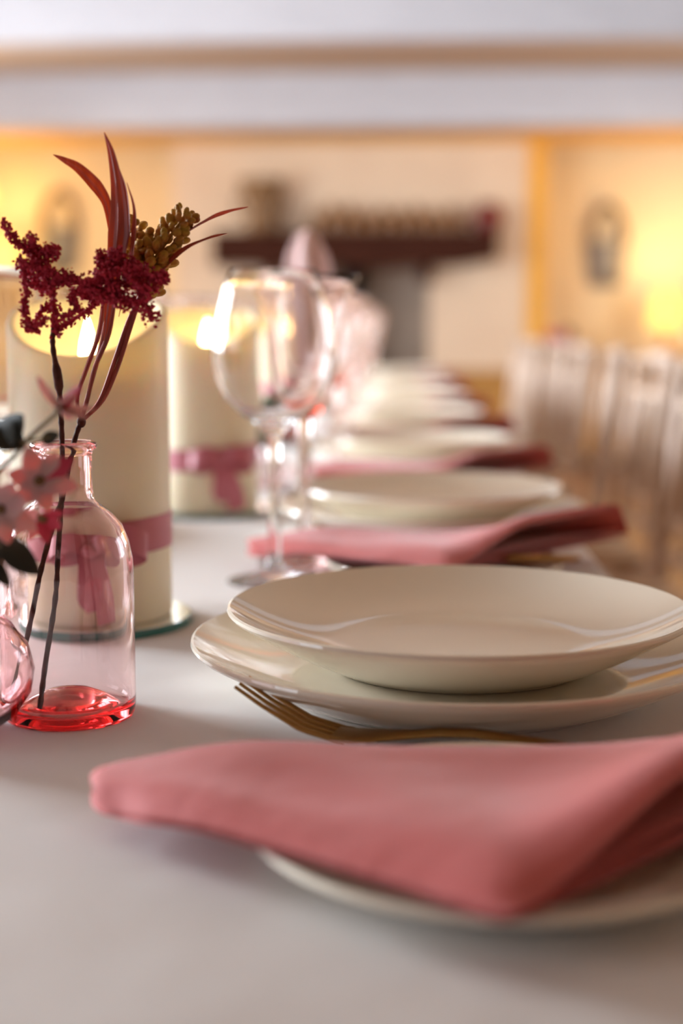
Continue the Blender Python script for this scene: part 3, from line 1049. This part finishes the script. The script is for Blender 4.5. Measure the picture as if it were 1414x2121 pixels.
# ------------------------------------------------------------------ limewashed spindle chairs along the right side
def make_chair():
    t = thing('spindle_chair', '', 'chair', group='limewashed chairs along the table')
    m = M['lime']
    s = MB()
    n = 24
    prof = [(.92, .438), (1, .442), (1, .458), (.96, .462)]
    vs, fs = [], []
    for k, z in prof:
        for i in range(n):
            a = 2 * PI * i / n
            ca, sa = math.cos(a), math.sin(a)
            q = (abs(ca) ** 8 + abs(sa) ** 8) ** (-1 / 8)
            vs.append((.198 * k * ca * q, .195 * k * sa * q, z))
    for j in range(3):
        for i in range(n):
            i2 = (i + 1) % n
            fs.append((j * n + i, j * n + i2, (j + 1) * n + i2, (j + 1) * n + i))
    fs += [tuple(range(n))[::-1], tuple(range(3 * n, 4 * n))]
    s.add(vs, fs).build('seat', m, t)
    s2 = MB().add([(x * .9, y * .9, .461 + (z - .438) * .9) for x, y, z in vs], fs).build('seat_pad', M['pad'], t)

    def post(x0, y, top, lean):
        pts, rd = [], []
        for i in range(25):
            z = top * i / 24
            pts.append((x0 + lean * max(0, z - .44), y, z))
            rd.append(.0125 + (.0035 if i % 4 == 0 else 0) - (.003 if i < 2 else 0))
        return MB().tube(pts, rd, 10)
    for y in (-.175, .175):
        post(-.175, y, .44, 0).build('leg', m, t)
        post(.175, y, .868, .10).build('back_post', m, t)

    def bx(z):
        return .175 + .10 * max(0, z - .44)
    for z, r in ((.858, .0135), (.792, .010), (.585, .0105), (.525, .0105)):
        MB().tube([(bx(z), -.175, z), (bx(z) + .012, 0, z + (.010 if z > .85 else 0)), (bx(z), .175, z)], r, 10).build('back_rail', m, t)
    for y in (-.117, -.058, 0, .058, .117):
        MB().tube([(bx(.585) + .008, y, .585), (bx(.7) + .008, y, .69), (bx(.792) + .008, y, .792)], [.0075, .0095, .0075], 8).build('spindle', m, t)
    for y in (-.09, 0, .09):
        MB().tube([(bx(.792) + .008, y, .792), (bx(.858) + .008, y, .858)], .007, 8).build('short_spindle', m, t)
    for y in (-.06, .06):
        MB().tube([(bx(.525) + .008, y, .525), (bx(.585) + .008, y, .585)], .008, 8).build('short_spindle', m, t)
    for z in (.16, .27):
        for y in (-.175, .175):
            MB().tube([(-.175, y, z), (.175, y, z)], .008, 8).build('stretcher', m, t)
        MB().tube([(-.175, -.175, z + .03), (-.175, .175, z + .03)], .008, 8).build('stretcher', m, t)
        MB().tube([(.175, -.175, z + .03), (.175, .175, z + .03)], .008, 8).build('stretcher', m, t)
    return t


ch0 = make_chair()
cr = random.Random(5)
for i in range(2, 10):
    loc = (.30 + cr.uniform(-.015, .02), .713 + STEP * i, 0)
    lb = 'limewashed wooden spindle chair at the %s place setting' % ORD[i] if i < 8 else 'limewashed wooden spindle chair in line beyond the table end, %s' % ('nearer of two' if i == 8 else 'farther of two')
    if i == 2:
        ch0.location, ch0['label'] = loc, lb
    else:
        dup(ch0, loc, cr.uniform(-.06, .06), lb)

# ------------------------------------------------------------------ fireplace and what stands on the mantel
mt = thing('mantel_beam', 'dark oak beam forming the mantel shelf over the fireplace', 'mantel', (-.245, 9.2, 1.295))
bmx = MB()
NS = 24
vs, fs = [], []
mr = random.Random(8)
for i in range(NS + 1):
    x = -.9 + 1.8 * i / NS
    d = .006 * math.sin(i * 1.3) + mr.uniform(-.004, .004)
    low = .012 * math.sin(i * .8) + (.045 * sst(.78, 1, i / NS))
    vs += [(x, -.10 + d, .0 + low), (x, .10, .0 + low), (x, .10, .215), (x, -.13 + d, .215), (x, -.13 + d, .185), (x, -.11 + d, .165)]
for i in range(NS):
    for k in range(6):
        k2 = (k + 1) % 6
        fs.append((i * 6 + k, i * 6 + k2, i * 6 + 6 + k2, i * 6 + 6 + k))
fs += [tuple(range(6)), tuple(range(NS * 6, NS * 6 + 6))]
bmx.add(vs, fs).build('beam', M['oak_dark'], mt)
for x in (-.55, .45):
    MB().box((x - .04, -.04, -.10), (x + .04, .10, .005)).build('corbel', M['oak_dark'], mt, False)
MZ = 1.51
v = thing('stoneware_jug', 'brown flared stoneware jug near the left end of the mantel', 'jug', (-.84, 9.2, MZ))
MB().lathe([(0, 0), (.085, 0), (.095, .01), (.085, .08), (.09, .16), (.118, .24), (.142, .30), (.150, .325), (.144, .325), (.134, .30), (.108, .238), (.08, .16), (.074, .08), (.08, .02), (0, .018)], 40).build('body', M['brown'], v)
for s in (-1, 1):
    P = bez([(s * .088, 0, .10), (s * .135, 0, .13), (s * .155, 0, .20), (s * .125, 0, .26)], 6)
    MB().tube(P, .011, 8).build('handle', M['brown'], v)
xs = -.50
k = 0
kinds = ['squat amber jar', 'tall amber jar', 'slim amber bottle']
while xs < .47:
    h = [.15, .185, .17, .13, .16, .15, .17, .14, .16][k % 9]
    r = [.040, .046, .042, .038, .044, .046, .040, .044, .042][k % 9]
    b = thing('amber_jar', 'amber glazed jar, %s from the jug in the row on the mantel' % ORD[k], 'jar', (xs, 9.2, MZ), group='amber jars along the mantel')
    MB().lathe([(0, 0), (r, 0), (r * 1.05, .01), (r * 1.05, h * .62), (r * .8, h * .76), (r * .5, h * .82), (r * .5, h * .9), (r * .58, h * .92), (r * .45, h * .93), (r * .4, h * .8), (0, h * .5)], 24).build('body', M['amber'], b)
    MB().lathe([(0, 0), (r * .4, 0), (r * .46, h * .06), (r * .3, h * .09), (0, h * .10)], 16, (0, 0, h * .92)).build('stopper', M['brown'], b)
    xs += .108
    k += 1
MB_ = MB().lathe([(0, 0), (.06, 0), (.085, .03), (.095, .08), (.085, .13), (.06, .16), (.055, .175), (.062, .18), (.05, .18), (.045, .165), (.07, .13), (.08, .08), (.07, .03), (0, .02)], 32).build('oxblood_pot', M['oxblood'])
MB_.location = (.60, 9.2, MZ)
tag(MB_, 'round dark red pot at the right end of the mantel', 'pot')

st = thing('wood_stove', 'black iron stove with flue pipe standing inside the fireplace', 'stove', (-.32, 9.46, 0))
MB().box((-.20, -.13, .12), (.20, .13, .66)).build('firebox', M['iron'], st, False)
MB().box((-.22, -.14, .66), (.22, .14, .69)).build('top_plate', M['iron'], st, False)
MB().lathe([(.0, .69), (.075, .69), (.075, 1.33), (0, 1.33)], 24, (.06, 0, 0)).build('flue_pipe', M['iron'], st)
dd = MB().box((-.15, -.142, .2), (.15, -.128, .58)).build('door', M['iron'], st, False)
MB().tube([(.12, -.16, .34), (.12, -.16, .44)], .008, 8).build('handle', M['brass'], dd)
for sx in (-.17, .17):
    for sy in (-.1, .1):
        MB().tube([(sx, sy, 0), (sx, sy, .12)], [.015, .022], 8).build('leg', M['iron'], st)

ck = thing('wooden_chest', 'golden oak log chest standing to the right of the fireplace', 'chest', (.50, 9.12, 0))
MB().box((-.24, -.15, .05), (.24, .15, .60)).build('body', M['oak'], ck, False)
MB().box((-.26, -.17, .60), (.26, .16, .64)).build('lid', M['oak'], ck, False)
for sx in (-.21, .21):
    for sy in (-.12, .12):
        MB().box((sx - .03, sy - .03, 0), (sx + .03, sy + .03, .05)).build('foot', M['oak'], ck, False)

# ------------------------------------------------------------------ recesses: oval mirrors, sideboard, lamps, flowers
def wall_pot(loc, label, w):
    t = thing('wall_pot', label, 'pot', loc, group='wall pots in the recesses')
    n = 24
    prof = [(w * .62, 0), (w * .74, .01), (w * .92, .12), (w, .27), (w * 1.05, .28), (w * 1.05, .30), (w * .95, .30), (w * .9, .27)]
    vs, fs = [], []
    for r, z in prof:
        for k in range(n + 1):
            a = -PI * k / n
            vs.append((r * math.cos(a), .62 * r * math.sin(a), z))
    m = n + 1
    for i in range(len(prof) - 1):
        for k in range(n):
            fs.append((i * m + k, i * m + k + 1, (i + 1) * m + k + 1, (i + 1) * m + k))
        fs.append((i * m, (i + 1) * m, (i + 1) * m + n, i * m + n))
    fs += [tuple(range(m)), tuple(range((len(prof) - 1) * m, len(prof) * m))]
    MB().add(vs, fs).build('body', M['pewter'], t)
    P = bez([(-w * .80, -.03, .27), (-w * .74, -.03, .38), (-w * .45, -.03, .49), (0, -.03, .53), (w * .45, -.03, .49), (w * .74, -.03, .38), (w * .80, -.03, .27)], 5)
    MB().tube(P, .024, 8).build('handle', M['bronze'], t)
    return t


wall_pot((1.42, R['y1'] - .004, 1.18), 'grey metal wall pot with arched brown handle, beside the yellow post', .135)
wall_pot((-2.25, R['y1'] - .004, 1.28), 'grey metal wall pot with arched brown handle, behind the crimson plume', .135)

sb = thing('sideboard', 'golden oak sideboard along the recess wall under the wall pot', 'sideboard', (1.85, 9.42, 0))
MB().box((-.85, -.24, .08), (.85, .26, .70)).build('body', M['oak'], sb, False)
MB().box((-.88, -.27, .70), (.88, .27, .735)).build('top', M['oak'], sb, False)
for x in (-.56, 0, .56):
    d = MB().box((x - .25, -.256, .14), (x + .25, -.24, .64)).build('door', M['oak'], sb, False)
    MB().ball((x + .2, -.27, .42), .016, 8).build('knob', M['brass'], d)
for x in (-.8, .8):
    for y in (-.2, .22):
        MB().box((x - .03, y - .03, 0), (x + .03, y + .03, .08)).build('foot', M['oak'], sb, False)


def lamp(name, label, loc, base_h, r0, r1, sh, watts):
    t = thing(name, label, 'lamp', loc)
    MB().lathe([(0, 0), (.075, 0), (.08, .012), (.06, .025), (.02, .04), (.016, .06), (.035 if base_h < .5 else .014, base_h * .4), (.014, base_h * .7), (.012, base_h), (0, base_h)], 28).build('base', M['brass'], t)
    MB().lathe([(r0, base_h - .03), (r1, base_h - .03 + sh), (r1 - .003, base_h - .03 + sh), (r0 - .003, base_h - .03)], 40, closed=True).build('lamp_shade', M['shade'], t)
    MB().ball((0, 0, base_h + .07), .03, 10, 1.2).build('bulb', emit('bulb_glow', (1, .7, .3), 8) if 'bulb_glow' not in bpy.data.materials else bpy.data.materials['bulb_glow'], t)
    l = bpy.data.lights.new('lamp_light', 'POINT')
    l.energy, l.color, l.shadow_soft_size = watts, WARM, .05
    o = bpy.data.objects.new('lamp_light', l)
    C.objects.link(o)
    o.parent = t
    o.location = (0, 0, base_h + .16)
    return t


lamp('table_lamp', 'lit table lamp with a glowing yellow shade on the sideboard', (1.77, 9.38, .735), .20, .115, .085, .24, 12)
lamp('floor_lamp', 'lit floor lamp with a glowing yellow shade in the far left recess', (-2.56, 9.30, 0), 1.24, .15, .11, .27, 16)


def wall_lamp(label, loc, ny, watts, nx=0):
    t = thing('wall_lamp', label, 'lamp', loc)
    MB().box((-.04 if not nx else -.012, -.012 if not nx else -.04, -.08), (.04 if not nx else .012, .012 if not nx else .04, .08)).build('back_plate', M['brass'], t, False)
    d = Vector((nx, ny, 0)) * .1
    MB().tube([(0, 0, -.03), d * .6 + Vector((0, 0, -.05)), d + Vector((0, 0, 0))], .008, 8).build('arm', M['brass'], t)
    MB().lathe([(.075, 0), (.05, .13), (.048, .13), (.073, 0)], 28, tuple(d), closed=True).build('lamp_shade', M['shade'], t)
    l = bpy.data.lights.new('lamp_light', 'POINT')
    l.energy, l.color, l.shadow_soft_size = watts, WARM, .04
    o = bpy.data.objects.new('lamp_light', l)
    C.objects.link(o)
    o.parent = t
    o.location = d + Vector((0, 0, .07))


def pendant(label, loc, watts, top=2.078):
    t = thing('pendant_lamp', label, 'lamp', loc)
    MB().tube([(0, 0, .10), (0, 0, top - loc[2])], .006, 8).build('cord', M['iron'], t)
    MB().lathe([(.13, -.09), (.07, .08), (.068, .08), (.127, -.09)], 32, closed=True).build('lamp_shade', M['shade'], t)
    MB().lathe([(0, .06), (.02, .06), (.025, .10), (.01, .115), (0, .115)], 16).build('holder', M['brass'], t)
    l = bpy.data.lights.new('lamp_light', 'POINT')
    l.energy, l.color, l.shadow_soft_size = watts, WARM, .05
    o = bpy.data.objects.new('lamp_light', l)
    C.objects.link(o)
    o.parent = t
    o.location = (0, 0, -.13)


pendant('pendant lamp with yellow shade hanging over the right end of the sideboard', (2.55, 9.0, 1.74), 8)
pendant('pendant lamp with yellow shade hanging in the far left recess', (-2.62, 9.0, 1.78), 8)
pendant('pendant lamp with yellow shade hanging before the beam, sideboard side', (2.45, 7.9, 1.78), 28, R['h'])
pendant('pendant lamp with yellow shade hanging before the beam, floor lamp side', (-2.45, 7.9, 1.78), 22, R['h'])
wall_lamp('brass wall lamp with yellow shade on the wall by the camera', (R['x1'] - .012, .9, 1.65), 0, 62, -1)

fb = thing('flower_bowl', 'bowl of pink blossoms and dark leaves on the sideboard below the wall pot', 'flowers', (1.08, 9.36, .735))
MB().lathe([(0, 0), (.04, 0), (.05, .01), (.08, .05), (.085, .07), (.078, .07), (.07, .05), (0, .02)], 28).build('bowl', M['white'], fb)
br = random.Random(2)
for i in range(9):
    a, q = br.uniform(0, 6.28), br.uniform(0, .075)
    c = (q * math.cos(a) - .03, q * math.sin(a), .10 + br.uniform(-.015, .04))
    MB().ball(c, br.uniform(.028, .038), 8, .8).build('blossom', M['pinkflower'], fb)
for i in range(8):
    a = br.uniform(-.7, .9)
    c = Vector((.05, 0, .08))
    l = petal(c, c + Vector((.05 * math.sin(a), br.uniform(-.04, .04), .10 * math.cos(a))), .05, (0, -1, .2), M['leaf'], fb, .2)
    l.name = 'leaf'
